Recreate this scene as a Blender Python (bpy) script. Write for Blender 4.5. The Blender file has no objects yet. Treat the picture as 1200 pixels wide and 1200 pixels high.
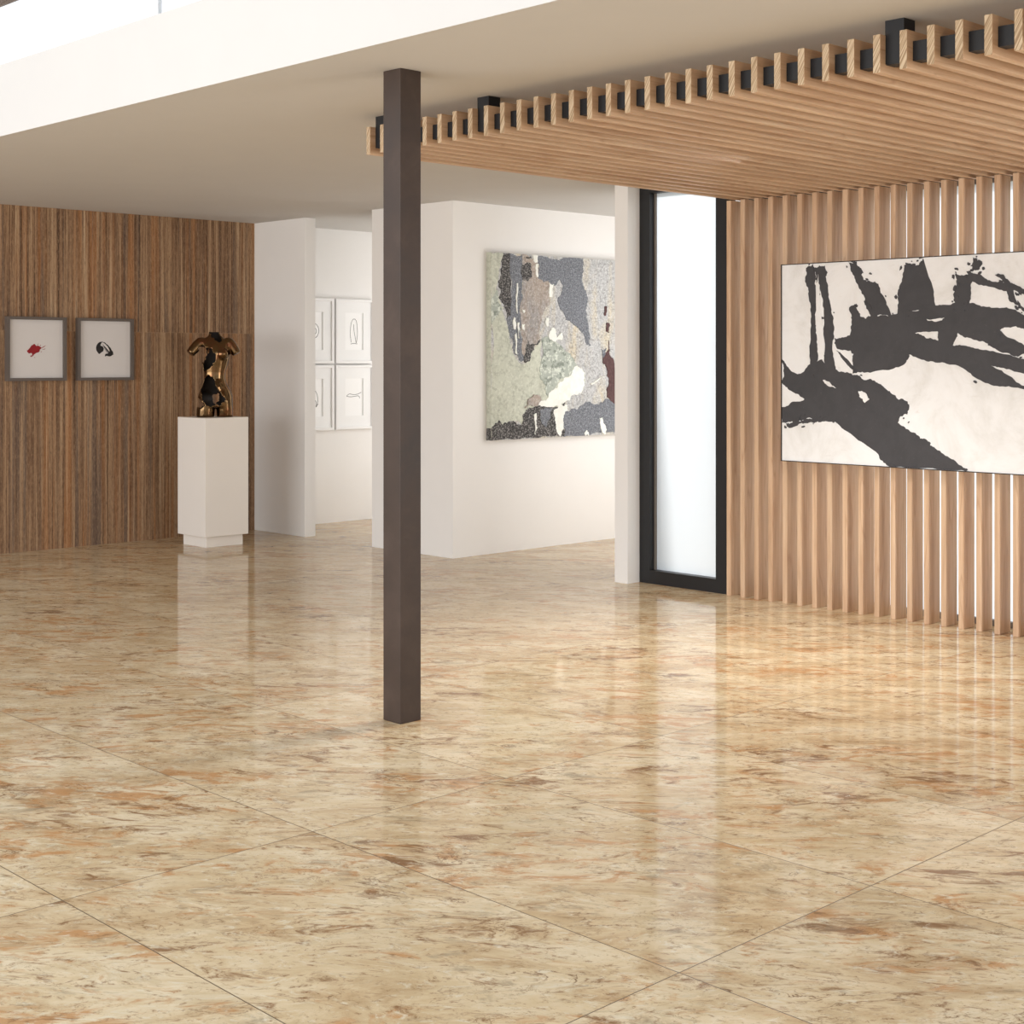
import bpy, bmesh, math, random
from mathutils import Vector, noise as mnoise
from mathutils.geometry import delaunay_2d_cdt
scene = bpy.context.scene
COL = scene.collection
R = math.radians

# ------------------------------------------------------------------ helpers
def lin(r, g, b):
    def f(c):
        c /= 255.0
        return c / 12.92 if c <= 0.04045 else ((c + 0.055) / 1.055) ** 2.4
    return (f(r), f(g), f(b), 1.0)

def add_box(bm, x0, x1, y0, y1, z0, z1, mi=0):
    v = [bm.verts.new(p) for p in ((x0,y0,z0),(x1,y0,z0),(x1,y1,z0),(x0,y1,z0),
                                   (x0,y0,z1),(x1,y0,z1),(x1,y1,z1),(x0,y1,z1))]
    fs = []
    for q in ((0,3,2,1),(4,5,6,7),(0,1,5,4),(1,2,6,5),(2,3,7,6),(3,0,4,7)):
        f = bm.faces.new([v[i] for i in q]); f.material_index = mi; fs.append(f)
    return fs

def obj(name, bm, mats, parent=None, bevel=0.0, smooth=False):
    me = bpy.data.meshes.new(name)
    bmesh.ops.recalc_face_normals(bm, faces=bm.faces[:])
    bm.to_mesh(me); bm.free()
    if not isinstance(mats, (list, tuple)): mats = [mats]
    for m in mats: me.materials.append(m)
    o = bpy.data.objects.new(name, me); COL.objects.link(o)
    if parent is not None: o.parent = parent
    if bevel:
        b = o.modifiers.new('bevel', 'BEVEL'); b.width = bevel; b.segments = 2; b.limit_method = 'ANGLE'
        b.harden_normals = False
    if smooth:
        for p in me.polygons: p.use_smooth = True
    return o

def box_obj(name, b, m, parent=None, bevel=0.0):
    bm = bmesh.new(); add_box(bm, *b)
    return obj(name, bm, m, parent, bevel)

def tag(o, label, cat, group=None):
    o['label'] = label; o['category'] = cat
    if group: o['group'] = group
    return o

def thing(name, loc, label, cat, group=None):
    o = bpy.data.objects.new(name, None); COL.objects.link(o)
    o.location = loc; o.empty_display_size = 0.1
    return tag(o, label, cat, group)

def struct(o):
    o['kind'] = 'structure'
    return o

# ------------------------------------------------------------------ node DSL
class Mat:
    def __init__(s, name):
        s.m = bpy.data.materials.new(name); s.m.use_nodes = True
        s.nt = s.m.node_tree; s.n = s.nt.nodes; s.l = s.nt.links
        s.b = s.n['Principled BSDF']
    def put(s, sock, v):
        if hasattr(v, 'is_linked') or hasattr(v, 'links'): s.l.new(v, sock)
        else: sock.default_value = v
    def coord(s, kind='Object'):
        return s.n.new('ShaderNodeTexCoord').outputs[kind]
    def math(s, op, a, b=0.0, c=None):
        n = s.n.new('ShaderNodeMath'); n.operation = op
        s.put(n.inputs[0], a); s.put(n.inputs[1], b)
        if c is not None: s.put(n.inputs[2], c)
        return n.outputs[0]
    def vmath(s, op, a, b):
        n = s.n.new('ShaderNodeVectorMath'); n.operation = op
        s.put(n.inputs[0], a); s.put(n.inputs[1], b)
        return n.outputs[0]
    def mapping(s, v, loc=(0,0,0), rot=(0,0,0), sc=(1,1,1)):
        n = s.n.new('ShaderNodeMapping'); s.put(n.inputs[0], v)
        n.inputs[1].default_value = loc; n.inputs[2].default_value = rot; n.inputs[3].default_value = sc
        return n.outputs[0]
    def noise(s, v, scale=5, detail=6, rough=.6, dist=0.0, out=0):
        n = s.n.new('ShaderNodeTexNoise'); s.put(n.inputs['Vector'], v)
        n.inputs['Scale'].default_value = scale; n.inputs['Detail'].default_value = detail
        n.inputs['Roughness'].default_value = rough; n.inputs['Distortion'].default_value = dist
        return n.outputs[out]
    def white(s, v):
        n = s.n.new('ShaderNodeTexWhiteNoise'); s.put(n.inputs['Vector'], v)
        return n.outputs['Color']
    def ramp(s, fac, stops, interp='LINEAR'):
        n = s.n.new('ShaderNodeValToRGB'); s.put(n.inputs[0], fac)
        cr = n.color_ramp; cr.interpolation = interp
        while len(cr.elements) < len(stops): cr.elements.new(0.5)
        for e, (p, c) in zip(cr.elements, stops):
            e.position = p; e.color = c if len(c) == 4 else (*c, 1)
        return n.outputs[0]
    def range(s, v, a, b, c=0.0, d=1.0):
        n = s.n.new('ShaderNodeMapRange'); s.put(n.inputs[0], v)
        for i, q in enumerate((a, b, c, d)): n.inputs[i + 1].default_value = q
        return n.outputs[0]
    def mix(s, fac, a, b, mode='MIX'):
        n = s.n.new('ShaderNodeMix'); n.data_type = 'RGBA'; n.blend_type = mode
        s.put(n.inputs[0], fac); s.put(n.inputs[6], a); s.put(n.inputs[7], b)
        return n.outputs[2]
    def sep(s, v):
        n = s.n.new('ShaderNodeSeparateXYZ'); s.put(n.inputs[0], v); return n.outputs
    def comb(s, x, y, z):
        n = s.n.new('ShaderNodeCombineXYZ')
        for i, q in enumerate((x, y, z)): s.put(n.inputs[i], q)
        return n.outputs[0]
    def rnd(s):
        return s.n.new('ShaderNodeObjectInfo').outputs['Random']
    def bump(s, h, strength=.2, dist=.002):
        n = s.n.new('ShaderNodeBump'); s.put(n.inputs['Height'], h)
        n.inputs['Strength'].default_value = strength; n.inputs['Distance'].default_value = dist
        s.l.new(n.outputs[0], s.b.inputs['Normal'])
    def out(s, color=None, rough=None, metal=None, spec=None):
        if color is not None: s.put(s.b.inputs['Base Color'], color)
        if rough is not None: s.put(s.b.inputs['Roughness'], rough)
        if metal is not None: s.put(s.b.inputs['Metallic'], metal)
        if spec is not None: s.put(s.b.inputs['Specular IOR Level'], spec)
        return s.m

def paint(name, rgb, rough=.7, amp=.02, scale=3.0, spec=.3):
    k = Mat(name); n = k.noise(k.coord(), scale, 4, .6)
    c = lin(*rgb)
    lo = tuple(x * (1 - amp) for x in c[:3]) + (1,)
    return k.out(k.ramp(n, [(0.3, lo), (0.7, c)]), rough, spec=spec)

# ------------------------------------------------------------------ materials
M_white = paint('white_wall_paint', (236, 233, 229), .75, .02)
M_ceil = paint('ceiling_paint', (206, 203, 199), .85, .02)
M_plinth = paint('plinth_lacquer', (236, 229, 220), .45, .015)
M_black = paint('black_metal', (38, 38, 39), .35, .1, 20)
M_bead = paint('grey_gasket', (120, 112, 104), .5, .02)
M_rail = paint('dark_rail_steel', (34, 35, 38), .45, .15, 15)
M_frame_taupe = paint('taupe_frame', (100, 90, 83), .45, .08, 12)
M_frame_white = paint('white_frame', (238, 236, 234), .5, .01)
M_mat = paint('passepartout_board', (240, 239, 237), .85, .01, 30)
M_paper = paint('drawing_paper', (246, 245, 243), .9, .01, 40)
M_print = paint('grey_print_paper', (214, 208, 204), .85, .015, 6)
M_ink = paint('black_ink', (38, 34, 33), .6, .2, 60)
M_red = paint('red_ink', (150, 22, 30), .55, .25, 25)
M_line = paint('pencil_line', (70, 66, 64), .8, .1, 60)
M_terrace = paint('pale_terrace', (225, 222, 216), .8, .05, 2)
M_brown_edge = paint('brown_rail', (120, 100, 84), .6, .1, 6)

def mat_floor():
    k = Mat('polished_marble_tile')
    TX, TY, OX, OY = 0.9113, 1.5973, 2.0727, 4.0508
    p = k.coord()
    x, y, z = k.sep(p)
    ux = k.math('DIVIDE', k.math('SUBTRACT', x, OX), TX); uy = k.math('DIVIDE', k.math('SUBTRACT', y, OY), TY)
    ix = k.math('FLOOR', ux); iy = k.math('FLOOR', uy)
    fx = k.math('MULTIPLY', k.math('FRACT', ux), TX); fy = k.math('MULTIPLY', k.math('FRACT', uy), TY)
    ex = k.math('MINIMUM', fx, k.math('SUBTRACT', TX, fx)); ey = k.math('MINIMUM', fy, k.math('SUBTRACT', TY, fy))
    grout = k.math('LESS_THAN', k.math('MINIMUM', ex, ey), 0.0019)
    rnd = k.white(k.comb(ix, iy, 3.0))
    off = k.vmath('MULTIPLY', rnd, (31.0, 17.0, 9.0))
    rot = k.mapping(p, rot=(0, 0, R(50)))
    q = k.vmath('ADD', rot, off)
    # warp
    w = k.noise(k.mapping(q, sc=(.8, 2.2, 1)), 1.6, 4, .55, out=1)
    q = k.vmath('ADD', q, k.vmath('MULTIPLY', k.vmath('SUBTRACT', w, (.5, .5, .5)), (.5, .16, 0)))
    AN = (1.0, 1.8, 1)
    a = k.noise(k.mapping(q, sc=AN), 2.6, 12, .70, .5)
    col = k.ramp(a, [(.30, lin(172, 138, 99)), (.40, lin(202, 172, 131)), (.50, lin(219, 194, 155)), (.60, lin(228, 207, 172)), (.72, lin(206, 177, 136))])
    b = k.noise(k.mapping(q, loc=(4, 9, 0), sc=(.5, 1.3, 1)), 1.8, 6, .62, .3)
    col = k.mix(k.range(b, .48, .66, 0, .5), col, lin(200, 171, 128))
    # ochre flakes in clusters
    cl = k.noise(k.mapping(q, loc=(1, 13, 0), sc=(.6, 1.5, 1)), 1.7, 4, .6)
    o1 = k.noise(k.mapping(q, loc=(11, 3, 0), sc=(1.0, 2.0, 1)), 6.5, 9, .68, .6)
    om = k.range(k.math('ADD', o1, k.math('MULTIPLY', k.math('SUBTRACT', cl, .5), .55)), .545, .65, 0, .85)
    col = k.mix(om, col, lin(194, 142, 92))
    o2 = k.noise(k.mapping(q, loc=(21, 7, 0), sc=(1.0, 1.9, 1)), 7.0, 10, .74, .8)
    cl2 = k.noise(k.mapping(q, loc=(31, 3, 0), sc=(.6, 1.5, 1)), 1.9, 4, .6)
    col = k.mix(k.range(k.math('ADD', o2, k.math('MULTIPLY', k.math('SUBTRACT', cl2, .5), .5)), .565, .66, 0, .9), col, lin(138, 98, 64))
    g = k.noise(k.mapping(q, loc=(2, 31, 0), sc=(1.0, 2.0, 1)), 4.5, 9, .72, .5)
    col = k.mix(k.range(g, .57, .68, 0, .65), col, lin(152, 136, 110))
    # veins: thin brown hairlines in patches
    v = k.noise(k.mapping(q, loc=(7, 1, 4), sc=(1.0, 2.2, 1)), 2.2, 10, .62, .7)
    va = k.math('ABSOLUTE', k.math('SUBTRACT', v, .5))
    vm = k.noise(k.mapping(q, loc=(3, 5, 9), sc=(1, 2.0, 1)), 2.6, 4, .6)
    col = k.mix(k.math('MULTIPLY', k.range(va, .0, .011, 1, 0), k.range(vm, .50, .62, 0, .9)), col, lin(112, 74, 46))
    v2 = k.noise(k.mapping(q, loc=(17, 11, 2), sc=(1.2, 1.9, 1)), 7.0, 6, .6, 1.0)
    v2a = k.math('ABSOLUTE', k.math('SUBTRACT', v2, .5))
    v2m = k.noise(k.mapping(q, loc=(9, 4, 1), sc=(1, 2, 1)), 4.0, 4, .6)
    col = k.mix(k.math('MULTIPLY', k.range(v2a, 0, .014, 1, 0), k.range(v2m, .53, .64, 0, .8)), col, lin(134, 98, 66))
    # pale flecks, dark grains
    h = k.noise(k.mapping(q, loc=(5, 19, 6), sc=(1.0, 2.2, 1)), 16, 8, .72, .6)
    col = k.mix(k.range(h, .55, .64, 0, .65), col, lin(228, 214, 186))
    d = k.noise(k.mapping(q, loc=(8, 2, 6), sc=(1.0, 2.0, 1)), 30, 7, .78, .4)
    col = k.mix(k.range(d, .36, .45, .8, 0), col, lin(140, 104, 70))
    vo = k.n.new('ShaderNodeTexVoronoi'); vo.inputs['Scale'].default_value = 15
    k.l.new(k.vmath('ADD', k.mapping(q, sc=(1, 2.0, 1)), k.vmath('MULTIPLY', k.noise(k.mapping(q, sc=(1, 2, 1)), 14, 4, .6, 0, 1), (.12, .12, 0))), vo.inputs['Vector'])
    fl = k.range(k.sep(vo.outputs['Color'])[0], 0, 1, .90, 1.05)
    col = k.mix(k.range(vm, .42, .56, .25, 1), col, k.mix(1.0, col, k.comb(fl, k.math('POWER', fl, 1.15), k.math('POWER', fl, 1.4)), 'MULTIPLY'))
    # tile tone
    tone = k.range(k.sep(rnd)[1], 0, 1, .84, .93)
    col = k.mix(1.0, col, k.comb(tone, k.math('MULTIPLY', tone, 1.012), k.math('MULTIPLY', tone, 1.03)), 'MULTIPLY')
    col = k.mix(grout, col, lin(112, 92, 70))
    k.out(col, k.math('ADD', .08, k.math('MULTIPLY', grout, .4)), spec=.5)
    k.b.inputs['IOR'].default_value = 1.2
    return k.m
M_floor = mat_floor()

def mat_wood(name, along, tone=1.0):
    """pale ash with the grain running along axis `along` (0,1,2) of the object"""
    k = Mat(name); p = k.coord(); r = k.rnd()
    off = k.comb(k.math('MULTIPLY', r, 37.0), k.math('MULTIPLY', r, 91.0), k.math('MULTIPLY', r, 53.0))
    q = k.vmath('ADD', p, off)
    sc = [9.0, 9.0, 9.0]; sc[along] = .55
    a = k.noise(k.mapping(q, sc=tuple(sc)), 2.0, 5, .55, .5)
    fine = [70.0, 70.0, 70.0]; fine[along] = 2.0
    b = k.noise(k.mapping(q, sc=tuple(fine)), 1.6, 3, .6)
    def t(*c): return lin(*[min(255, v * tone) for v in c])
    col = k.ramp(a, [(.25, t(184, 149, 118)), (.42, t(202, 168, 136)), (.58, t(214, 182, 150)), (.75, t(223, 195, 165))])
    col = k.mix(k.range(b, .5, .75, 0, .35), col, t(178, 134, 100))
    ring = k.noise(k.mapping(q, loc=(3, 8, 5), sc=tuple(v * .55 for v in sc)), 1.5, 3, .45, 1.0)
    ra = k.math('ABSOLUTE', k.math('SUBTRACT', k.math('FRACT', k.math('MULTIPLY', ring, 7.0)), .5))
    col = k.mix(k.range(ra, .40, .5, 0, .35), col, t(164, 118, 86))
    tone_r = k.range(r, 0, 1, .94, 1.04)
    col = k.mix(1.0, col, k.comb(tone_r, tone_r, tone_r), 'MULTIPLY')
    return k.out(col, .5, spec=.3)
M_slat = mat_wood('ash_slat_wood', 2)
M_batten = mat_wood('ash_batten_wood', 0)

def mat_endgrain():
    k = Mat('ash_end_grain'); p = k.coord(); r = k.rnd()
    q = k.vmath('ADD', k.mapping(p, rot=(R(62), 0, 0)), k.comb(0.0, k.math('MULTIPLY', r, 11.0), 0.0))
    a = k.noise(k.mapping(q, sc=(1, 4, 150)), 1.2, 3, .5, .2)
    col = k.ramp(a, [(.38, lin(150, 124, 96)), (.5, lin(186, 162, 132)), (.62, lin(208, 188, 160))])
    return k.out(col, .6, spec=.25)
M_end = mat_endgrain()

def mat_strata():
    k = Mat('striped_wood_look_stone'); p = k.coord()
    x, y, z = k.sep(p)
    up = k.math('GREATER_THAN', z, 1.84)
    seam = k.math('LESS_THAN', k.math('ABSOLUTE', k.math('SUBTRACT', z, 1.842)), .0022)
    x2 = k.math('ADD', x, k.math('MULTIPLY', up, 13.37))
    q = k.comb(x2, k.math('MULTIPLY', up, 3.1), z)
    a = k.noise(k.mapping(q, sc=(11, 1, .10)), 3.0, 12, .80, .10)
    b = k.noise(k.mapping(q, loc=(5, 2, 1), sc=(5, 1, .07)), 2.6, 5, .6, .1)
    e = k.noise(k.mapping(q, loc=(15, 4, 1), sc=(7, 1, .09)), 2.4, 5, .65, .1)
    f = k.noise(k.mapping(q, loc=(1, 8, 3), sc=(60, 1, 9.0)), 2.4, 7, .8, .3)
    col = k.ramp(a, [(.36, lin(58, 41, 30)), (.44, lin(104, 76, 55)), (.5, lin(142, 109, 80)), (.56, lin(166, 135, 103)), (.64, lin(204, 178, 146))])
    col = k.mix(k.range(b, .53, .63, 0, .6), col, lin(160, 106, 60))
    col = k.mix(k.range(e, .53, .62, 0, .75), col, lin(96, 80, 70))
    col = k.mix(k.range(f, .52, .64, 0, .5), col, lin(186, 154, 118))
    col = k.mix(k.range(f, .46, .36, 0, .6), col, lin(56, 38, 27))
    col = k.mix(k.math('MULTIPLY', seam, .55), col, lin(158, 128, 98))
    k.bump(a, .15, .002)
    return k.out(col, .6, spec=.3)
M_strata = mat_strata()

def mat_column():
    k = Mat('weathered_brown_steel'); p = k.coord()
    a = k.noise(p, 3.2, 9, .68, .3)
    b = k.noise(k.mapping(p, loc=(3, 1, 7)), 1.8, 6, .6)
    c = k.noise(p, 45, 3, .6)
    col = k.ramp(a, [(.3, lin(46, 33, 25)), (.5, lin(58, 43, 34)), (.7, lin(73, 58, 49))])
    col = k.mix(k.range(b, .62, .75, 0, .5), col, lin(88, 78, 73))
    col = k.mix(k.range(c, .55, .8, 0, .4), col, lin(62, 45, 34))
    return k.out(col, k.range(a, .3, .7, .42, .58), spec=.45)
M_column = mat_column()

def mat_bronze():
    k = Mat('polished_bronze'); p = k.coord()
    a = k.noise(p, 9, 5, .6, .5)
    col = k.ramp(a, [(.3, lin(78, 62, 44)), (.5, lin(108, 85, 58)), (.7, lin(116, 74, 52))])
    k.out(col, k.range(a, .3, .7, .10, .20), 1.0)
    return k.m
M_bronze = mat_bronze()
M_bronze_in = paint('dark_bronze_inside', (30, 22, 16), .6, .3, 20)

def mat_frosted():
    k = Mat('frosted_glass')
    tr = k.n.new('ShaderNodeBsdfTranslucent'); tr.inputs[0].default_value = (.91, .96, 1.0, 1)
    gl = k.n.new('ShaderNodeBsdfGlossy'); gl.inputs['Roughness'].default_value = .15
    mx = k.n.new('ShaderNodeMixShader'); mx.inputs[0].default_value = .02
    k.l.new(tr.outputs[0], mx.inputs[1]); k.l.new(gl.outputs[0], mx.inputs[2])
    k.l.new(mx.outputs[0], k.n['Material Output'].inputs[0])
    return k.m
M_frost = mat_frosted()

def mat_clear():
    k = Mat('clear_glass')
    t = k.n.new('ShaderNodeBsdfTransparent'); t.inputs[0].default_value = (.98, .99, 1, 1)
    gl = k.n.new('ShaderNodeBsdfGlossy'); gl.inputs['Roughness'].default_value = .02
    mx = k.n.new('ShaderNodeMixShader')
    mx.inputs[0].default_value = .03; k.l.new(t.outputs[0], mx.inputs[1]); k.l.new(gl.outputs[0], mx.inputs[2])
    k.l.new(mx.outputs[0], k.n['Material Output'].inputs[0])
    return k.m
M_glass = mat_clear()

def speck(name, base, dark, light, scale=60, amt=.5, broad=None):
    k = Mat(name); p = k.coord()
    a = k.noise(p, 5, 6, .65, .3); b = k.noise(p, scale, 4, .7); c = k.noise(k.mapping(p, loc=(4, 2, 9)), scale * .6, 4, .7)
    col = k.ramp(a, [(.3, tuple(v * .85 for v in lin(*base)[:3])), (.6, lin(*base)[:3])])
    if broad: 
        d = k.noise(k.mapping(p, loc=(7, 7, 1), sc=(2.2, 1, .6)), 2.0, 5, .65, .3)
        col = k.mix(k.range(d, .48, .62, 0, .8), col, lin(*broad))
    col = k.mix(k.range(b, .50, .58, 0, amt), col, lin(*light))
    col = k.mix(k.range(c, .52, .60, 0, amt), col, lin(*dark))
    return k.out(col, .7, spec=.3)

# ------------------------------------------------------------------ camera (right angle to neither wall: two-point view)
cam = bpy.data.cameras.new('camera'); co = bpy.data.objects.new('camera', cam); COL.objects.link(co)
co.location = (0, 0, 1.6)
co.rotation_euler = (R(90), 0, R(-(90 - 45.91)))
cam.sensor_width = 36; cam.lens = 36 * 1724 / 1200
cam.shift_y = -(600 - 421.3) / 1200
cam.clip_start = .05
scene.camera = co

# ------------------------------------------------------------------ room shell
HC = 2.879
struct(box_obj('floor', (-4.0, 14.0, -5.0, 12.4, -.15, 0), M_floor))
bm = bmesh.new()
add_box(bm, 3.76, 14.0, 6.98, 12.4, HC, 3.288)
add_box(bm, 3.76, 8.125, 6.18, 6.98, HC, 3.288)
add_box(bm, 3.76, 8.33, -5.0, 6.18, HC, 3.288)
struct(obj('ceiling', bm, M_ceil))
struct(box_obj('wall_left', (-4.0, 7.886, 11.62, 12.4, 0, HC), M_strata))
struct(box_obj('wall_back', (8.003, 14.0, 11.60, 12.4, 0, HC), M_white))
struct(box_obj('wall_return', (7.886, 8.003, 10.825, 12.4, 0, HC), M_white))
struct(box_obj('wall_centre', (7.886, 13.0, 8.825, 9.86, 0, HC), M_white))
struct(box_obj('wall_end', (13.0, 14.0, 7.0, 11.6, 0, HC), M_white))
bm = bmesh.new(); add_box(bm, 7.893, 8.02, 6.962, 7.085, 0, HC); add_box(bm, 8.02, 13.0, 6.99, 7.085, 0, HC)
struct(obj('wall_right', bm, M_white))

# tall narrow window in the black frame
w1 = struct(bpy.data.objects.new('window_1', None)); COL.objects.link(w1); w1.location = (8.07, 6.56, 0)
def wpart(name, b, m, root, bevel=0.0):
    lx, ly, lz = root.location
    return box_obj(name, (b[0]-lx, b[1]-lx, b[2]-ly, b[3]-ly, b[4]-lz, b[5]-lz), m, root, bevel)
def pane_box(name, b, root):
    """frosted on the room side, clear on the other faces"""
    lx, ly, lz = root.location
    bm = bmesh.new()
    fs = add_box(bm, b[0]-lx, b[1]-lx, b[2]-ly, b[3]-ly, b[4]-lz, b[5]-lz, 1)
    fs[5].material_index = 0
    return obj(name, bm, [M_frost, M_glass], root)
bm = bmesh.new()
for b in ((8.02, 8.12, 6.866, 6.960, 0, HC), (8.02, 8.12, 6.180, 6.272, 0, HC), (8.02, 8.12, 6.272, 6.866, 0, .095), (8.02, 8.12, 6.272, 6.866, 2.79, HC)):
    add_box(bm, b[0]-8.07, b[1]-8.07, b[2]-6.56, b[3]-6.56, b[4], b[5])
obj('frame', bm, M_black, w1)
pane_box('glass', (8.085, 8.10, 6.272, 6.866, .095, 2.79), w1)
wpart('glazing_bead', (8.07, 8.085, 6.852, 6.866, .095, 2.79), M_bead, w1)

# glazed wall behind the slats
w2 = struct(bpy.data.objects.new('window_2', None)); COL.objects.link(w2); w2.location = (8.26, 4.5, 0)
bm = bmesh.new()
for b in ((8.22, 8.32, 1.0, 6.18, 0, .035), (8.22, 8.32, 1.0, 6.18, 2.665, HC), (8.22, 8.32, 6.06, 6.18, .035, 2.665), (8.22, 8.32, 1.0, 1.08, .035, 2.665)):
    add_box(bm, b[0]-8.26, b[1]-8.26, b[2]-4.5, b[3]-4.5, b[4], b[5])
obj('frame', bm, M_bead, w2)
pane_box('glass', (8.26, 8.275, 1.08, 6.06, .035, 2.665), w2)

# clerestory strip above the slab edge
w3 = struct(bpy.data.objects.new('window_3', None)); COL.objects.link(w3); w3.location = (3.80, 6.0, 3.288)
ys = [12.4, 10.61, 8.52, 6.435, 4.35, 2.26, .17, -5.0]
for a, b in zip(ys[1:], ys[:-1]):
    wpart('pane', (3.80, 3.815, a + .004, b - .004, 3.288, 3.672), M_glass, w3)
for yj in ys[1:-1]:
    wpart('joint', (3.795, 3.82, yj - .004, yj + .004, 3.288, 3.672), M_frame_white, w3)
wpart('head_rail', (3.76, 3.86, -5.0, 12.4, 3.672, 3.75), M_brown_edge, w3)

struct(box_obj('terrace', (8.42, 22.0, -8.0, 6.98, -.2, -.06), M_terrace))

# ------------------------------------------------------------------ column
colm = box_obj('column', (4.135, 4.254, 4.972, 5.091, 0, HC), M_column, bevel=.003)
tag(colm, 'brown weathered steel square column standing alone in the middle of the marble floor', 'column')

# ------------------------------------------------------------------ slatted ceiling raft
XF, PB, YB, TB = 4.842, .11336, 6.1012, .031
ZB0, ZB1 = 2.679, 2.824
raft = thing('slatted_ceiling', (6.4, 3.5, ZB0), 'pale ash wood batten ceiling hung below the slab, running from the brown column to the slatted wall', 'ceiling')
NB = 44
bm = bmesh.new()
L = 8.125 - XF
fs = add_box(bm, 0, L, -TB, 0, 0, ZB1 - ZB0)
fs[5].material_index = 1
me0 = None
for i in range(NB):
    if me0 is None:
        bt = obj('batten', bm, [M_batten, M_end], raft, bevel=.0015); me0 = bt
    else:
        bt = me0.copy(); COL.objects.link(bt); bt.parent = raft
    bt.location = (XF - 6.4, YB - PB * i - 3.5, 0)
RX = XF + .0415
for name, xr in (('support_rail', RX), ('support_rail', 6.92)):
    box_obj(name, (xr - 6.4, xr + .06 - 6.4, YB - PB * (NB - 1) - 3.5 - .01, YB - 3.5 - .045, 2.712 - ZB0, 2.785 - ZB0), M_rail, raft)
for xr in (RX, 6.92):
    for y in (6.030, 5.240, 2.971, 1.85):
        box_obj('hanger_bracket', (xr - .004 - 6.4, xr + .074 - 6.4, y - .04 - 3.5, y + .04 - 3.5, 2.714 - ZB0, HC - ZB0), M_rail, raft)

# ------------------------------------------------------------------ slatted wall
XS, PS, YS, TS, DS = 7.99, .114748, 6.156, .0345, .1305
NS = 30
scr = thing('slatted_screen', (8.05, 4.5, 0), 'upright pale ash slats set edge-on as a screen wall behind the black and white painting', 'screen')
bm = bmesh.new(); add_box(bm, 0, DS, -TS, 0, 0, 2.677)
s0 = None
for i in range(NS):
    if s0 is None:
        s0 = sl = obj('slat', bm, M_slat, scr, bevel=.002)
    else:
        sl = s0.copy(); COL.objects.link(sl); sl.parent = scr
    sl.location = (XS - 8.05, YS - PS * i - 4.5, 0)

# ------------------------------------------------------------------ pedestal
ped = thing('pedestal', (6.99, 10.96, 0), 'white square pedestal with a recessed foot, in front of the striped brown wall', 'pedestal')
x0, y0 = 6.792, 10.742; S = .435
box_obj('body', (x0-6.99, x0+S-6.99, y0-10.96, y0+S-10.96, .092, 1.103), M_plinth, ped, bevel=.003)
box_obj('foot', (x0+.035-6.99, x0+S-.035-6.99, y0+.035-10.96, y0+S-.035-10.96, 0, .092), M_plinth, ped, bevel=.002)

# ------------------------------------------------------------------ bronze torso
def ring_loft(bm, rings, seg=28):
    prev = None; first = None
    for (z, cx, cy, hw, hd) in rings:
        vs = []
        for j in range(seg):
            t = 2 * math.pi * j / seg
            ct, st = math.cos(t), math.sin(t)
            ex = .85
            vs.append(bm.verts.new((cx + hw * math.copysign(abs(ct) ** ex, ct), cy + hd * math.copysign(abs(st) ** ex, st), z)))
        if prev:
            for j in range(seg):
                bm.faces.new((prev[j], prev[(j+1) % seg], vs[(j+1) % seg], vs[j]))
        else: first = vs
        prev = vs
    bm.faces.new(first[::-1]); bm.faces.new(prev)

def capsule(bm, pts, seg=18):
    """swept tapering tube along (x,y,z,r)"""
    prev = None; first = None
    for i, (x, y, z, r) in enumerate(pts):
        a = Vector(pts[max(0, i-1)][:3]); b = Vector(pts[min(len(pts)-1, i+1)][:3])
        d = (b - a).normalized(); u = d.orthogonal().normalized(); v = d.cross(u)
        # keep frames coherent
        u = Vector((0, 1, 0)); u = (u - d * u.dot(d)).normalized(); v = d.cross(u)
        vs = [bm.verts.new(Vector((x, y, z)) + (u * math.cos(2*math.pi*j/seg) + v * math.sin(2*math.pi*j/seg)) * r) for j in range(seg)]
        if prev:
            for j in range(seg): bm.faces.new((prev[j], prev[(j+1) % seg], vs[(j+1) % seg], vs[j]))
        else: first = vs
        prev = vs
    bm.faces.new(first[::-1]); bm.faces.new(prev)

def ball(bm, c, r, sx=1, sy=1, sz=1):
    g = bmesh.ops.create_uvsphere(bm, u_segments=18, v_segments=12, radius=r)
    for v in g['verts']: v.co = Vector((v.co.x * sx + c[0], v.co.y * sy + c[1], v.co.z * sz + c[2]))

def inside(poly, x, y):
    r = False; n = len(poly)
    for i in range(n):
        x1, y1 = poly[i]; x2, y2 = poly[(i+1) % n]
        if (y1 > y) != (y2 > y) and x < (x2-x1) * (y-y1) / (y2-y1) + x1: r = not r
    return r

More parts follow.
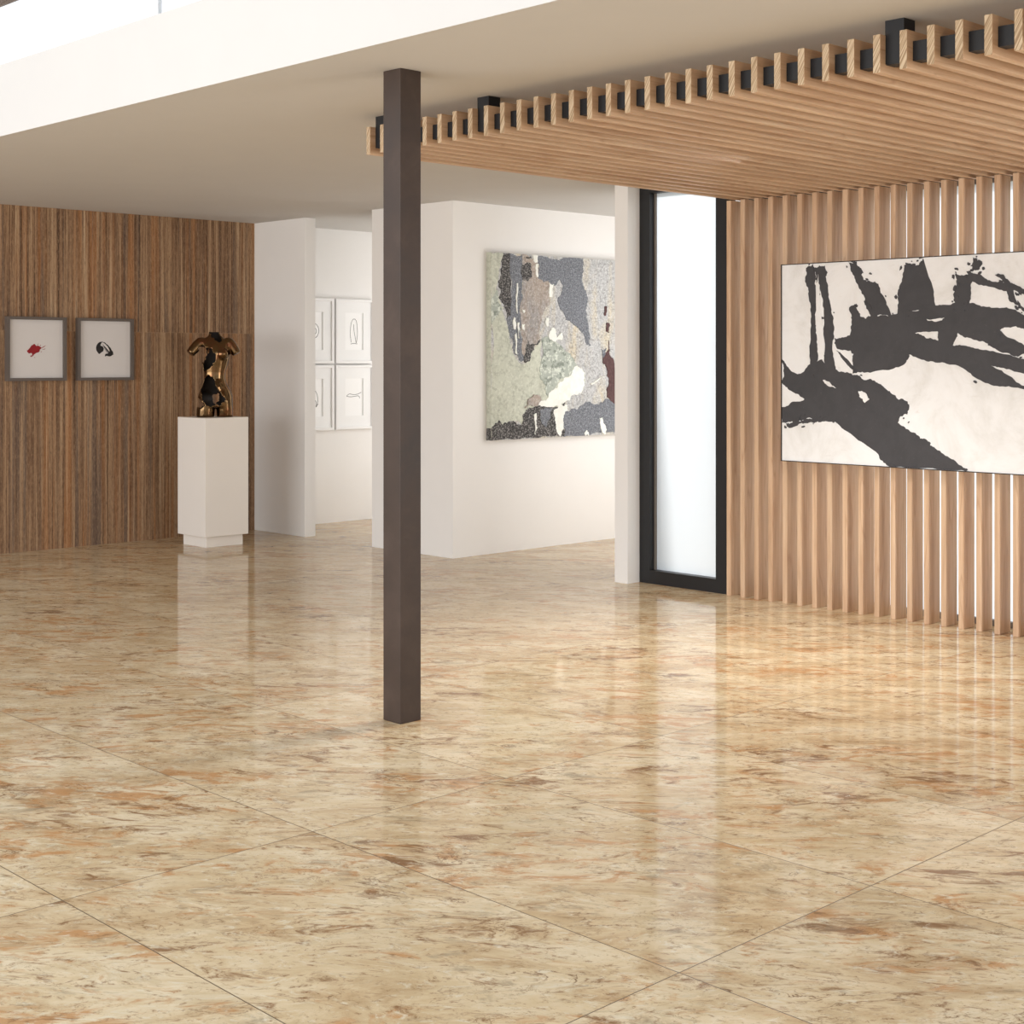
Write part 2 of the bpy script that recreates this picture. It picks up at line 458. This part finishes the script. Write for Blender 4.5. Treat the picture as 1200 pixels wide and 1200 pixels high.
def make_torso():
    bm = bmesh.new()     # front is -y
    ring_loft(bm, [(.085, .0, .004, .150, .088), (.13, .0, .004, .152, .094), (.18, .002, .004, .148, .096), (.235, .002, .004, .128, .088),
                   (.285, -.002, .0, .103, .074), (.335, -.004, -.002, .090, .066), (.385, -.003, -.002, .092, .066),
                   (.44, .0, 0, .106, .072), (.50, .002, 0, .120, .078), (.56, .004, .002, .126, .080),
                   (.61, .003, .004, .128, .074), (.65, .0, .008, .120, .062), (.68, -.003, .012, .088, .050), (.70, -.005, .014, .054, .044), (.72, -.006, .012, .046, .042)])
    capsule(bm, [(-.006, .014, .66, .05), (-.006, .010, .70, .046), (-.008, .004, .748, .047)])
    # thighs
    ring_loft(bm, [(0, -.083, 0, .077, .078), (.06, -.080, 0, .078, .082), (.14, -.072, .002, .076, .086), (.2, -.06, .004, .07, .08)])
    ring_loft(bm, [(0, .083, .008, .070, .076), (.06, .082, .006, .072, .082), (.14, .074, .004, .076, .086), (.2, .06, .004, .07, .08)])
    for sx in (-1, 1):
        ball(bm, (sx * .060, -.062, .545), .050, 1, .78, 1)            # bust
        ball(bm, (sx * .066, .062, .165), .075, 1, .8, 1)              # seat
        ball(bm, (sx * .112, .008, .640), .052, 1, .95, .95)           # shoulder
    ball(bm, (0, -.055, .25), .07, 1, .5, 1.0)                         # belly
    capsule(bm, [(-.110, .008, .648, .052), (-.150, .004, .615, .050), (-.185, -.006, .580, .044), (-.212, -.016, .548, .038)])
    capsule(bm, [(.110, .008, .648, .050), (.142, .006, .612, .048), (.166, .0, .575, .043), (.184, -.006, .545, .038)])
    me = bpy.data.meshes.new('torso_raw'); bmesh.ops.recalc_face_normals(bm, faces=bm.faces[:]); bm.to_mesh(me); bm.free()
    tmp = bpy.data.objects.new('torso_raw', me); COL.objects.link(tmp)
    m = tmp.modifiers.new('r', 'REMESH'); m.mode = 'VOXEL'; m.voxel_size = .0052
    m = tmp.modifiers.new('s', 'SMOOTH'); m.factor = .6; m.iterations = 9
    dg = bpy.context.evaluated_depsgraph_get()
    me2 = bpy.data.meshes.new_from_object(tmp.evaluated_get(dg))
    bpy.data.objects.remove(tmp)
    bm = bmesh.new(); bm.from_mesh(me2)
    def P(l): return [((x - 420) / 1354, (1095 - y) / 1354) for x, y in l]
    front = [P([(350,285),(400,330),(432,390),(415,450),(350,530),(290,560),(255,520),(262,470),(300,440),(340,340)]),
             P([(330,600),(400,640),(418,720),(470,800),(500,850),(540,890),(480,950),(410,955),(370,975),(310,950),(265,880),(255,760),(280,660)]),
             P([(350,100),(470,80),(500,190),(470,225),(420,195),(370,150)]),
             P([(180,800),(250,900),(300,960),(235,1000),(180,960)]),
             P([(225,270),(275,255),(330,290),(330,360),(290,440),(240,420)])]
    back = [P([(225,260),(320,290),(330,350),(300,440),(265,480),(230,420)]),
            P([(395,840),(470,815),(475,900),(430,955),(400,930)]),
            P([(170,780),(262,860),(300,960),(225,1000),(170,950)])]
    kill = []
    for f in bm.faces:
        c = f.calc_center_median()
        n = mnoise.noise(c * 55.0) * .012
        n2 = mnoise.noise(c * 55.0 + Vector((9, 3, 1))) * .012
        L = front if c.y < .012 else back
        if any(inside(p, c.x + n, c.z + n2) for p in L): kill.append(f)
        elif c.z > .735: kill.append(f)
    bmesh.ops.delete(bm, geom=kill, context='FACES')
    # drop loose specks
    seen = set(); groups = []
    for f in bm.faces:
        if f in seen: continue
        st = [f]; seen.add(f); g = []
        while st:
            q = st.pop(); g.append(q)
            for e in q.edges:
                for h in e.link_faces:
                    if h not in seen: seen.add(h); st.append(h)
        groups.append(g)
    groups.sort(key=len)
    bmesh.ops.delete(bm, geom=[f for g in groups[:-1] if len(g) < 900 for f in g], context='FACES')
    zmin = min(v.co.z for v in bm.verts)
    for v in bm.verts: v.co.z -= zmin
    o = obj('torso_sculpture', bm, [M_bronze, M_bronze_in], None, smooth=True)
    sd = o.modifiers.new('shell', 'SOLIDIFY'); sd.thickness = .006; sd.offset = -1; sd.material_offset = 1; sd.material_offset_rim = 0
    return o
torso = make_torso()
torso.location = (7.015, 10.935, 1.1032)
torso.rotation_euler = (0, 0, R(-30))
tag(torso, 'broken hollow bronze torso sculpture without head or hands, standing on the white pedestal', 'sculpture')

# ------------------------------------------------------------------ pictures
def jag(poly, amp, depth=3, seed=0):
    rng = random.Random(seed)
    for k in range(depth):
        out = []
        n = len(poly)
        for i in range(n):
            a = poly[i]; b = poly[(i+1) % n]
            dx, dy = b[0]-a[0], b[1]-a[1]; l = math.hypot(dx, dy)
            out.append(a)
            if l < .008: continue
            o = rng.uniform(-1, 1) * min(amp, l * .22)
            out.append(((a[0]+b[0])/2 - dy/l*o, (a[1]+b[1])/2 + dx/l*o))
        poly = out; amp *= .6
    return poly

def smooth_poly(poly, it=2):
    for _ in range(it):
        out = []
        for i in range(len(poly)):
            a = poly[i]; b = poly[(i+1) % len(poly)]
            out += [(a[0]*.75+b[0]*.25, a[1]*.75+b[1]*.25), (a[0]*.25+b[0]*.75, a[1]*.25+b[1]*.75)]
        poly = out
    return poly

def add_patch(bm, poly, to3, d0, d1, mi):
    """thin slab of paint: poly in picture coordinates, to3(a,b,d) to 3D, d = height above the canvas"""
    n = len(poly)
    vs, es, fs, _, _, _ = delaunay_2d_cdt([Vector(p) for p in poly], [], [list(range(n))], 1, 1e-6)
    top = [bm.verts.new(to3(v.x, v.y, d1)) for v in vs]
    bot = {}
    use = {}
    for f in fs:
        q = bm.faces.new([top[i] for i in f]); q.material_index = mi
        for i in range(len(f)):
            e = (f[i], f[(i+1) % len(f)]); k = (min(e), max(e)); use.setdefault(k, []).append(e)
    for k, l in use.items():
        if len(l) != 1: continue
        i, j = l[0]
        for w in (i, j):
            if w not in bot: bot[w] = bm.verts.new(to3(vs[w].x, vs[w].y, d0))
        q = bm.faces.new((top[j], top[i], bot[i], bot[j])); q.material_index = mi

def stroke_poly(pts, w):
    """ribbon polygon along points with half widths"""
    L = []; Rr = []
    n = len(pts)
    for i in range(n):
        a = pts[max(0, i-1)]; b = pts[min(n-1, i+1)]
        dx, dy = b[0]-a[0], b[1]-a[1]; l = math.hypot(dx, dy) or 1
        hw = w[i] if isinstance(w, (list, tuple)) else w
        L.append((pts[i][0] - dy/l*hw, pts[i][1] + dx/l*hw)); Rr.append((pts[i][0] + dy/l*hw, pts[i][1] - dx/l*hw))
    return L + Rr[::-1]

# --- two small prints on the striped wall (pictures face -y; a = x, b = z relative to the centre)
def small_print(cx, cz, w, h, label):
    t = thing('framed_print', (cx, 11.62, cz), label, 'framed print', 'small framed prints on the striped wall')
    D, fw = .05, .024
    bm = bmesh.new()
    for b in ((-w/2, -w/2+fw, -D, 0, -h/2, h/2), (w/2-fw, w/2, -D, 0, -h/2, h/2), (-w/2+fw, w/2-fw, -D, 0, -h/2, -h/2+fw), (-w/2+fw, w/2-fw, -D, 0, h/2-fw, h/2)):
        add_box(bm, *b)
    obj('frame', bm, M_frame_taupe, t)
    box_obj('print', (-w/2+fw, w/2-fw, -.022, 0, -h/2+fw, h/2-fw), M_print, t)
    return t
def to_small(a, b, d): return (a, -.022 - d, b)
pr1 = small_print(5.697, 1.689, .527, .534, 'small taupe framed print with a red paint smear on the striped wall')
def px12(l): return [((x - 523) / 1080 * 90 * .00757, (590 - y) / 1200 * 100 * .00701) for x, y in l]
bm = bmesh.new()
add_patch(bm, jag(px12([(395,610),(440,570),(497,520),(520,545),(545,540),(575,555),(605,572),(580,600),(560,640),(510,665),(480,690),(465,655),(420,655)]), .006, 3, 1), to_small, .0002, .001, 0)
for q in ([(605,570),(635,552),(664,535),(640,560),(610,577)], [(600,600),(640,590),(660,580),(640,598)], [(540,528),(560,515),(552,530)],
          [(440,690),(470,680),(500,672),(470,700),(450,706)], [(585,632),(605,625),(600,636)], [(575,545),(590,530),(588,550)], [(495,715),(512,705),(505,718)]):
    add_patch(bm, px12(q), to_small, .0002, .001, 0)
obj('brush_mark', bm, M_red, pr1)['label'] = 'red brush mark'
pr2 = small_print(6.330, 1.688, .530, .535, 'small taupe framed print with a black brush mark, nearer to the bronze torso')
def px13(l): return [((x - 535) / 1080 * 90 * .00808, (590 - y) / 1200 * 100 * .00727) for x, y in l]
bm = bmesh.new()
add_patch(bm, jag(smooth_poly(px13([(405,590),(415,530),(445,492),(485,478),(500,488),(475,510),(470,540),(500,545),(518,575),(510,620),(475,640),(452,662),(430,630)]), 1), .004, 2, 3), to_small, .0002, .001, 0)
add_patch(bm, jag(px13([(485,478),(530,490),(580,530),(610,565),(650,630),(655,665),(615,688),(560,682),(530,690),(545,655),(585,640),(600,620),(585,570),(545,520),(500,490)]), .004, 2, 4), to_small, .0002, .001, 0)
for i in range(9):
    a0 = (500 + i*6, 520 + i*13); a1 = (540 + i*9, 560 + i*11); a2 = (575 + i*7, 615 + i*6)
    add_patch(bm, px13(stroke_poly([a0, a1, a2], [1.5, 3.0 + (i % 3), 1.2])), to_small, .0002, .0007 + .00003*i, 0)
obj('brush_mark', bm, M_ink, pr2)['label'] = 'black brush mark'

# --- four white framed line drawings on the back wall
def line_frame(x0, x1, z0, z1, label, curves):
    cx, cz = (x0+x1)/2, (z0+z1)/2; w, h = x1-x0, z1-z0
    t = thing('framed_drawing', (cx, 11.6, cz), label, 'framed drawing', 'white framed line drawings on the back wall')
    D, fw = .045, .026
    bm = bmesh.new()
    for b in ((-w/2, -w/2+fw, -D, 0, -h/2, h/2), (w/2-fw, w/2, -D, 0, -h/2, h/2), (-w/2+fw, w/2-fw, -D, 0, -h/2, -h/2+fw), (-w/2+fw, w/2-fw, -D, 0, h/2-fw, h/2)):
        add_box(bm, *b)
    obj('frame', bm, M_frame_white, t, bevel=.002)
    ow, oh = .112, .184       # half opening
    bm = bmesh.new()
    for b in ((-w/2+fw, -ow, -.028, -.012, -h/2+fw, h/2-fw), (ow, w/2-fw, -.028, -.012, -h/2+fw, h/2-fw), (-ow, ow, -.028, -.012, -h/2+fw, -oh), (-ow, ow, -.028, -.012, oh, h/2-fw)):
        add_box(bm, *b)
    obj('mount', bm, M_mat, t)
    box_obj('drawing', (-w/2+fw, w/2-fw, -.016, 0, -h/2+fw, h/2-fw), M_paper, t)
    bm = bmesh.new()
    for i, c in enumerate(curves):
        pts = c
        for _ in range(2):
            q = [pts[0]]
            for a, b in zip(pts[:-1], pts[1:]):
                q += [(a[0]*.75+b[0]*.25, a[1]*.75+b[1]*.25), (a[0]*.25+b[0]*.75, a[1]*.25+b[1]*.75)]
            pts = q + [pts[-1]]
        add_patch(bm, stroke_poly(pts, .0022), lambda a, b, d: (a, -.016 - d, b), .0001, .0006 + .00005*i, 0)
    obj('pen_line', bm, M_line, t)
    return t
Xa0, Xa1, Xb0, Xb1 = 8.30, 8.772, 8.796, 9.268
Zt0, Zt1, Zb0, Zb1 = 1.562, 2.196, .911, 1.545
line_frame(Xa0, Xa1, Zt0, Zt1, 'white framed drawing of nested round curves, upper left of the four',
           [[(-.08,0),(-.06,.07),(0,.085),(.06,.05),(.075,-.01),(.04,-.07),(-.03,-.08),(-.075,-.04)], [(-.04,0),(-.02,.045),(.03,.03),(.045,-.01),(.015,-.045),(-.03,-.03)]])
line_frame(Xb0, Xb1, Zt0, Zt1, 'white framed drawing of a tall closed upright loop, upper right of the four',
           [[(-.03,-.11),(-.045,-.02),(-.035,.07),(-.01,.125),(.03,.12),(.045,.06),(.05,-.03),(.035,-.115)], [(.0,.07),(.005,0),(.02,-.06),(.03,-.11)], [(-.035,-.125),(0,-.118),(.045,-.124)]])
line_frame(Xa0, Xa1, Zb0, Zb1, 'white framed drawing of two long bending lines, lower left of the four',
           [[(-.02,.10),(.03,.07),(.055,.02),(.06,-.04),(.04,-.09)], [(-.03,.05),(.01,0),(.045,-.05),(.03,-.10),(.06,-.06)]])
line_frame(Xb0, Xb1, Zb0, Zb1, 'white framed drawing of one flat wavy horizontal line, lower right of the four',
           [[(-.09,.01),(-.05,.035),(-.01,.022),(.05,.025),(.095,.045)], [(-.09,.01),(-.04,.0),(.02,.008),(.07,.012),(.075,-.015)]])

# --- square canvas of peeling paint on the centre wall
KX0, KX1, KZ0, KZ1, KY = 8.257, 9.93, .936, 2.481, 8.77
cv = thing('art_canvas', ((KX0+KX1)/2, 8.825, KZ0), 'large unframed canvas of grey, pale green and white peeling paint on the white centre wall', 'painting')
mats = [speck('grey_ochre_plaster', (182, 182, 182), (122, 120, 118), (228, 227, 225), 70, .55, (204, 190, 160)),
        speck('pale_green_plaster', (198, 200, 184), (132, 134, 120), (224, 225, 211), 40, .35),
        speck('charcoal_flake', (64, 62, 62), (22, 21, 21), (176, 172, 168), 70, .6),
        speck('blue_grey_flake', (112, 115, 122), (66, 67, 72), (172, 175, 180), 85, .55),
        speck('taupe_flake', (170, 156, 144), (122, 110, 100), (204, 196, 188), 50, .5, (150, 148, 148)),
        speck('sage_stone', (172, 178, 168), (112, 120, 110), (222, 226, 214), 24, .75),
        speck('bright_white_flake', (240, 240, 232), (220, 220, 208), (248, 248, 244), 20, .3),
        speck('maroon_flake', (88, 62, 62), (60, 42, 42), (112, 84, 82), 60, .4)]
ccx = (KX0+KX1)/2
def k2(l):   # photo-study coordinates measured on the canvas -> metres on it
    out = []
    for x, y in l:
        px = 560 + x/4.8; t = (px - 600) / 1724
        c_, s_ = math.cos(R(45.91)), math.sin(R(45.91))
        X = KY * (c_ + t * s_) / (s_ - t * c_)
        Z = 1.6 - (280 + y/4.8 - 421.3) * (X * c_ + KY * s_) / 1724
        out.append((min(max(X, KX0 + .0005), KX1 - .0005) - ccx, min(max(Z, KZ0 + .0005), KZ1 - .0005) - KZ0))
    return out
bm = bmesh.new()
add_box(bm, KX0-ccx, KX1-ccx, KY-8.825, -.001, 0, KZ1-KZ0, 0)
def to_k(a, b, d): return (min(max(a, KX0-ccx+.0004), KX1-ccx-.0004), KY - 8.825 - d, min(max(b, .0004), KZ1-KZ0-.0004))
add_box(bm, KX0-ccx-.001, KX0-ccx, KY-8.825-.0005, -.001, .10, KZ1-KZ0, 1)
add_box(bm, KX0-ccx-.001, KX0-ccx, KY-8.825-.0005, -.001, 0, .10, 2)
layers = [
 (1, [(40,60),(142,70),(118,200),(110,240),(120,340),(150,440),(175,560),(200,650),(265,705),(290,630),(355,570),(360,680),(400,760),(480,780),(560,710),(600,780),(590,850),(530,880),(490,915),(460,945),(300,950),(260,990),(245,1045),(190,1025),(135,1045),(120,1020),(60,1075),(40,1180)]),
 (5, [(40,330),(110,280),(115,350),(135,400),(100,440),(40,480)]),
 (2, [(145,60),(182,60),(185,430),(160,450),(115,330),(112,240)]),
 (3, [(175,60),(252,60),(245,300),(240,500),(262,690),(240,690),(200,640),(172,520),(160,450),(185,430)]),
 (4, [(250,60),(335,60),(335,220),(390,230),(395,380),(350,480),(350,555),(290,618),(262,690),(245,620),(250,300)]),
 (2, [(245,145),(300,140),(305,200),(280,240),(248,230)]),
 (2, [(268,100),(300,100),(300,112),(270,112)]),
 (2, [(275,545),(290,600),(330,590),(352,565),(300,640),(282,690),(262,695),(265,620)]),
 (3, [(335,60),(590,60),(588,250),(612,310),(620,480),(635,600),(612,595),(592,530),(530,472),(495,455),(465,400),(450,330),(482,262),(458,228),(425,262),(395,235),(340,222)]),
 (5, [(360,560),(400,545),(440,580),(470,600),(540,680),(556,712),(480,785),(420,850),(392,890),(352,790),(345,730),(357,680)]),
 (6, [(556,712),(600,780),(590,850),(530,880),(490,915),(460,942),(335,940),(385,905),(422,850),(482,782)]),
 (2, [(40,1200),(60,1075),(120,1020),(135,1045),(190,1025),(245,1045),(270,962),(310,950),(460,945),(490,920),(505,965),(490,1200)]),
 (3, [(350,960),(415,955),(405,1010),(380,1060),(350,1010)]),
 (6, [(425,960),(500,935),(490,1000),(495,1060),(460,1120),(440,1080),(430,1020)]),
 (3, [(490,970),(560,960),(640,925),(710,915),(720,900),(900,930),(900,1200),(485,1200)]),
 (7, [(735,570),(745,660),(765,720),(800,800),(790,930),(762,925),(725,890),(720,720),(700,665),(715,640),(732,625)]),
 (7, [(725,470),(740,480),(735,530),(720,520)]), (7, [(710,380),(724,380),(718,430),(709,430)]),
 (3, [(692,620),(722,615),(715,650),(700,668)]),
 (6, [(305,90),(335,92),(332,135),(310,125)]), (6, [(325,140),(338,140),(336,215),(329,215)]),
 (6, [(400,245),(425,255),(415,330),(398,325)]), (6, [(248,480),(262,480),(260,515),(250,510)]), (6, [(248,395),(262,405),(255,418)]),
 (6, [(380,445),(395,445),(393,490),(382,488)]), (6, [(410,500),(425,500),(440,555),(470,530),(468,570),(420,575),(395,545)]),
 (6, [(200,440),(208,445),(205,510),(198,500)]), (6, [(215,250),(222,250),(220,420),(214,400)]), (6, [(205,540),(214,530),(218,650),(206,640)]), (6, [(222,470),(230,470),(228,560),(222,555)]),
 (6, [(595,1095),(608,1075),(622,1110),(600,1115)]), (6, [(680,1010),(695,1005),(720,1070),(712,1100),(690,1070)]), (6, [(310,990),(325,980),(330,1060),(318,1100)]),
 (6, [(630,812),(660,795),(715,768),(668,800),(635,820)]), (4, [(280,900),(310,875),(340,880),(352,910),(335,940),(262,952)]),
]
for i, (mi, poly) in enumerate(layers):
    add_patch(bm, jag(k2(poly), .034 if len(poly) > 5 else .012, 5, 10 + i), to_k, .0001, .0012 + .00035 * i, mi)
obj('canvas', bm, mats, cv)

# --- black and white gestural painting on the slats
BY1, BY0, BZ0, BZ1, BX = 5.664, 3.02, .939, 2.218, 7.93
bw = thing('abstract_painting', (7.99, (BY0+BY1)/2, BZ0), 'wide abstract painting of thick black strokes on off-white ground, hung on the pale slats', 'painting')
bcy = (BY0+BY1)/2
def mat_bwwhite():
    k = Mat('offwhite_paint_ground'); p = k.coord()
    a = k.noise(p, 2.4, 9, .7, .5); b = k.noise(k.mapping(p, sc=(1, 1.5, 7)), 5, 7, .7, .6)
    col = k.ramp(a, [(.3, lin(222, 221, 217)), (.5, lin(240, 240, 239)), (.7, lin(246, 247, 247))])
    col = k.mix(k.range(b, .62, .78, 0, .45), col, lin(196, 188, 176))
    return k.out(col, .6, spec=.3)
def mat_bwblack():
    k = Mat('soft_black_paint'); p = k.coord()
    a = k.noise(p, 7, 8, .7, .5); b = k.noise(p, 90, 4, .7)
    col = k.ramp(a, [(.3, lin(62, 61, 63)), (.6, lin(70, 69, 71))])
    col = k.mix(k.range(b, .66, .74, 0, .5), col, lin(130, 126, 122))
    return k.out(col, .55, spec=.3)
M_bww, M_bwb = mat_bwwhite(), mat_bwblack()
def b2(l):
    out = []
    c_, s_ = math.cos(R(45.91)), math.sin(R(45.91))
    for x, y in l:
        px = 900 + x/3.87; t = (px - 600) / 1724
        Y = BX * (s_ - t * c_) / (c_ + t * s_)
        Z = 1.6 - (270 + y/3.87 - 421.3) * (BX * c_ + Y * s_) / 1724
        out.append((min(max(Y, BY0 + .006), BY1 - .006) - bcy, min(max(Z, BZ0 + .006), BZ1 - .006) - BZ0))
    return out
bm = bmesh.new()
add_box(bm, BX-7.99+.001, 0, BY0-bcy+.005, BY1-bcy-.005, .005, BZ1-BZ0-.005, 0)
def to_b(a, b, d): return (BX - 7.99 + .001 - d, min(max(a, BY0-bcy+.0055), BY1-bcy-.0055), min(max(b, .0055), BZ1-BZ0-.0055))
strokes = [
 [(172,172),(205,152),(213,190),(222,260),(214,400),(228,570),(245,650),(188,650),(194,400),(182,260)],
 [(208,168),(258,160),(280,320),(300,480),(306,640),(262,640),(252,440),(236,270)],
 [(30,585),(140,650),(245,585),(330,640),(405,655),(480,680),(560,740),(632,775),(632,835),(588,872),(690,945),(760,990),(900,1110),(560,1080),(500,1015),(300,865),(180,850),(30,870),(30,800),(165,765),(30,690)],
 [(300,488),(372,475),(368,350),(402,332),(420,392),(468,388),(580,380),(760,340),(900,322),(1040,350),(1200,395),(1200,470),(1075,440),(1050,455),(1200,560),(1120,572),(980,505),(860,465),(838,522),(960,540),(1200,605),(1200,665),(1010,612),(1200,730),(985,692),(800,600),(640,562),(625,600),(440,645),(385,652),(388,560),(312,535)],
 [(365,140),(402,138),(432,222),(500,242),(565,390),(470,400),(420,270)],
 [(618,158),(660,158),(704,128),(762,350),(578,390),(590,270)],
 [(850,185),(925,200),(915,335),(838,352),(850,262)],
 [(900,185),(930,195),(1040,235),(1200,285),(1200,315),(1060,270),(900,222)],
 [(930,122),(972,148),(940,182),(918,160)],
 [(1050,205),(1085,220),(1180,390),(1130,340),(1075,270)],
 [(85,885),(170,855),(270,840),(200,870),(95,896)],
 [(1230,300),(1700,420),(1700,520),(1230,420)], [(1190,395),(1700,500),(1700,590),(1190,480)], [(1190,600),(1500,700),(1700,690),(1700,760),(1480,790),(1190,690)],
 [(1420,90),(1480,80),(1560,900),(1480,960),(1430,500)],
]
for i, s_ in enumerate(strokes):
    add_patch(bm, jag(b2(s_), .018, 4, 50 + i), to_b, .0001, .0010 + .0002 * i, 1)
rng = random.Random(7)
for i in range(150):
    sp_ = b2(strokes[rng.randrange(11)]); j = rng.randrange(len(sp_)); a_ = sp_[j]; b_ = sp_[(j+1) % len(sp_)]
    t_ = rng.random(); L_ = math.hypot(b_[0]-a_[0], b_[1]-a_[1]) or 1
    nx, ny = -(b_[1]-a_[1])/L_, (b_[0]-a_[0])/L_
    o_ = rng.gauss(0, .016); cx_ = a_[0]+(b_[0]-a_[0])*t_+nx*o_; cy_ = a_[1]+(b_[1]-a_[1])*t_+ny*o_
    r_ = rng.uniform(.003, .011); e_ = rng.uniform(1, 2.6); th_ = math.atan2(b_[1]-a_[1], b_[0]-a_[0])
    q_ = []
    for m in range(9):
        an = m*2*math.pi/9; rr = r_*rng.uniform(.6, 1.2); u_, v_ = rr*e_*math.cos(an), rr*math.sin(an)
        q_.append((cx_+u_*math.cos(th_)-v_*math.sin(th_), cy_+u_*math.sin(th_)+v_*math.cos(th_)))
    add_patch(bm, q_, to_b, .0001, .0042 + .000004*i, 1)
whites = [[(668,466),(770,458),(772,500),(720,490)], [(305,590),(318,540),(375,545),(385,600),(382,650),(340,620)], [(410,730),(440,735),(460,765),(440,782),(415,755)],
          [(250,678),(275,685),(310,715),(262,695)], [(720,402),(800,396),(790,408),(735,410)], [(228,200),(236,300),(250,440),(256,565),(236,560),(222,420),(218,260)]]
for i, s_ in enumerate(whites):
    add_patch(bm, jag(b2(s_), .008, 3, 80 + i), to_b, .0001, .0048 + .0001 * i, 0)
add_patch(bm, jag(b2([(310,545),(330,555),(388,615),(384,632),(345,590)]), .006, 3, 99), to_b, .0001, .0056, 1)
obj('canvas', bm, [M_bww, M_bwb], bw)
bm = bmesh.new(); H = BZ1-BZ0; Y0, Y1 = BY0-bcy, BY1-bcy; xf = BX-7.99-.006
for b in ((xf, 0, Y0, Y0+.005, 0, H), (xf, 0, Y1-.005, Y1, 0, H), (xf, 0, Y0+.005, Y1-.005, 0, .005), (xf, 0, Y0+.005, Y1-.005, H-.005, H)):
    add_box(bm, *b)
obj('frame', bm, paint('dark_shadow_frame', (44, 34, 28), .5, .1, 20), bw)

# ------------------------------------------------------------------ light
W = bpy.data.worlds.new('sky'); scene.world = W; W.use_nodes = True
nt = W.node_tree; bg = nt.nodes['Background']
tc = nt.nodes.new('ShaderNodeTexCoord'); sp = nt.nodes.new('ShaderNodeSeparateXYZ'); nt.links.new(tc.outputs['Generated'], sp.inputs[0])
rp = nt.nodes.new('ShaderNodeValToRGB'); mp = nt.nodes.new('ShaderNodeMapRange'); nt.links.new(sp.outputs[2], mp.inputs[0])
mp.inputs[1].default_value = -.3; mp.inputs[2].default_value = 1.0
nt.links.new(mp.outputs[0], rp.inputs[0])
e = rp.color_ramp.elements
e[0].position = 0; e[0].color = (.86, .86, .86, 1); e[1].position = 1; e[1].color = (.72, .84, 1.0, 1)
x = e.new(.28); x.color = (.97, .985, 1, 1); x = e.new(.5); x.color = (.93, .97, 1, 1)
nt.links.new(rp.outputs[0], bg.inputs[0]); bg.inputs[1].default_value = 1.1

def area(name, loc, rot, sx, sy, power, color=(1, .97, .93)):
    l = bpy.data.lights.new(name, 'AREA'); l.shape = 'RECTANGLE'; l.size = sx; l.size_y = sy; l.energy = power; l.color = color
    o = bpy.data.objects.new(name, l); COL.objects.link(o); o.location = loc; o.rotation_euler = rot
    return o
area('back_room_fill_light', (10.4, 9.92, 1.45), (R(90), 0, 0), 3.0, 2.6, 40, (.98, .99, 1))  # hidden lamp added behind the centre wall to light the back room evenly
area('corridor_fill_light', (10.3, 7.14, 1.5), (R(90), 0, 0), 3.2, 2.6, 46, (.98, .99, 1))  # assumed lamp, unseen past the right wall, added to light canvas and corridor evenly
area('left_fill_light', (-3.6, 6.5, 1.5), (0, R(-90), 0), 2.6, 11.0, 480, (.98, .985, 1))  # large area light added out of view, no window there; lifts left-facing whites
area('right_fill_light', (6.9, -2.5, 1.4), (R(90), 0, 0), 2.6, 2.6, 130, (1, .99, .98))  # unseen area fill added off to the right, brightens slat and batten sides
sl = bpy.data.lights.new('added_floor_spot', 'SPOT'); sl.energy = 270; sl.spot_size = R(150); sl.spot_blend = 1; sl.shadow_soft_size = .3; sl.color = (1, .985, .96)  # added spot with no fixture: casts the column shadow, brightens the floor
slo = bpy.data.objects.new('added_floor_spot', sl); COL.objects.link(slo); slo.location = (6.6, 4.9, 2.6)
slo.rotation_euler = Vector((-.35, -.1, -1)).to_track_quat('-Z', 'Y').to_euler()
sun = bpy.data.lights.new('sun', 'SUN'); sun.energy = 1.7; sun.angle = R(2); sun.color = (1, .98, .95)
so = bpy.data.objects.new('sun', sun); COL.objects.link(so); so.location = (16, 4, 12)
so.rotation_euler = Vector((-.76, -.05, -.64)).to_track_quat('-Z', 'Y').to_euler()
vs = scene.view_settings
vs.view_transform = 'Standard'; vs.look = 'None'; vs.exposure = 0.16; vs.gamma = 1.0
vs.use_curve_mapping = False
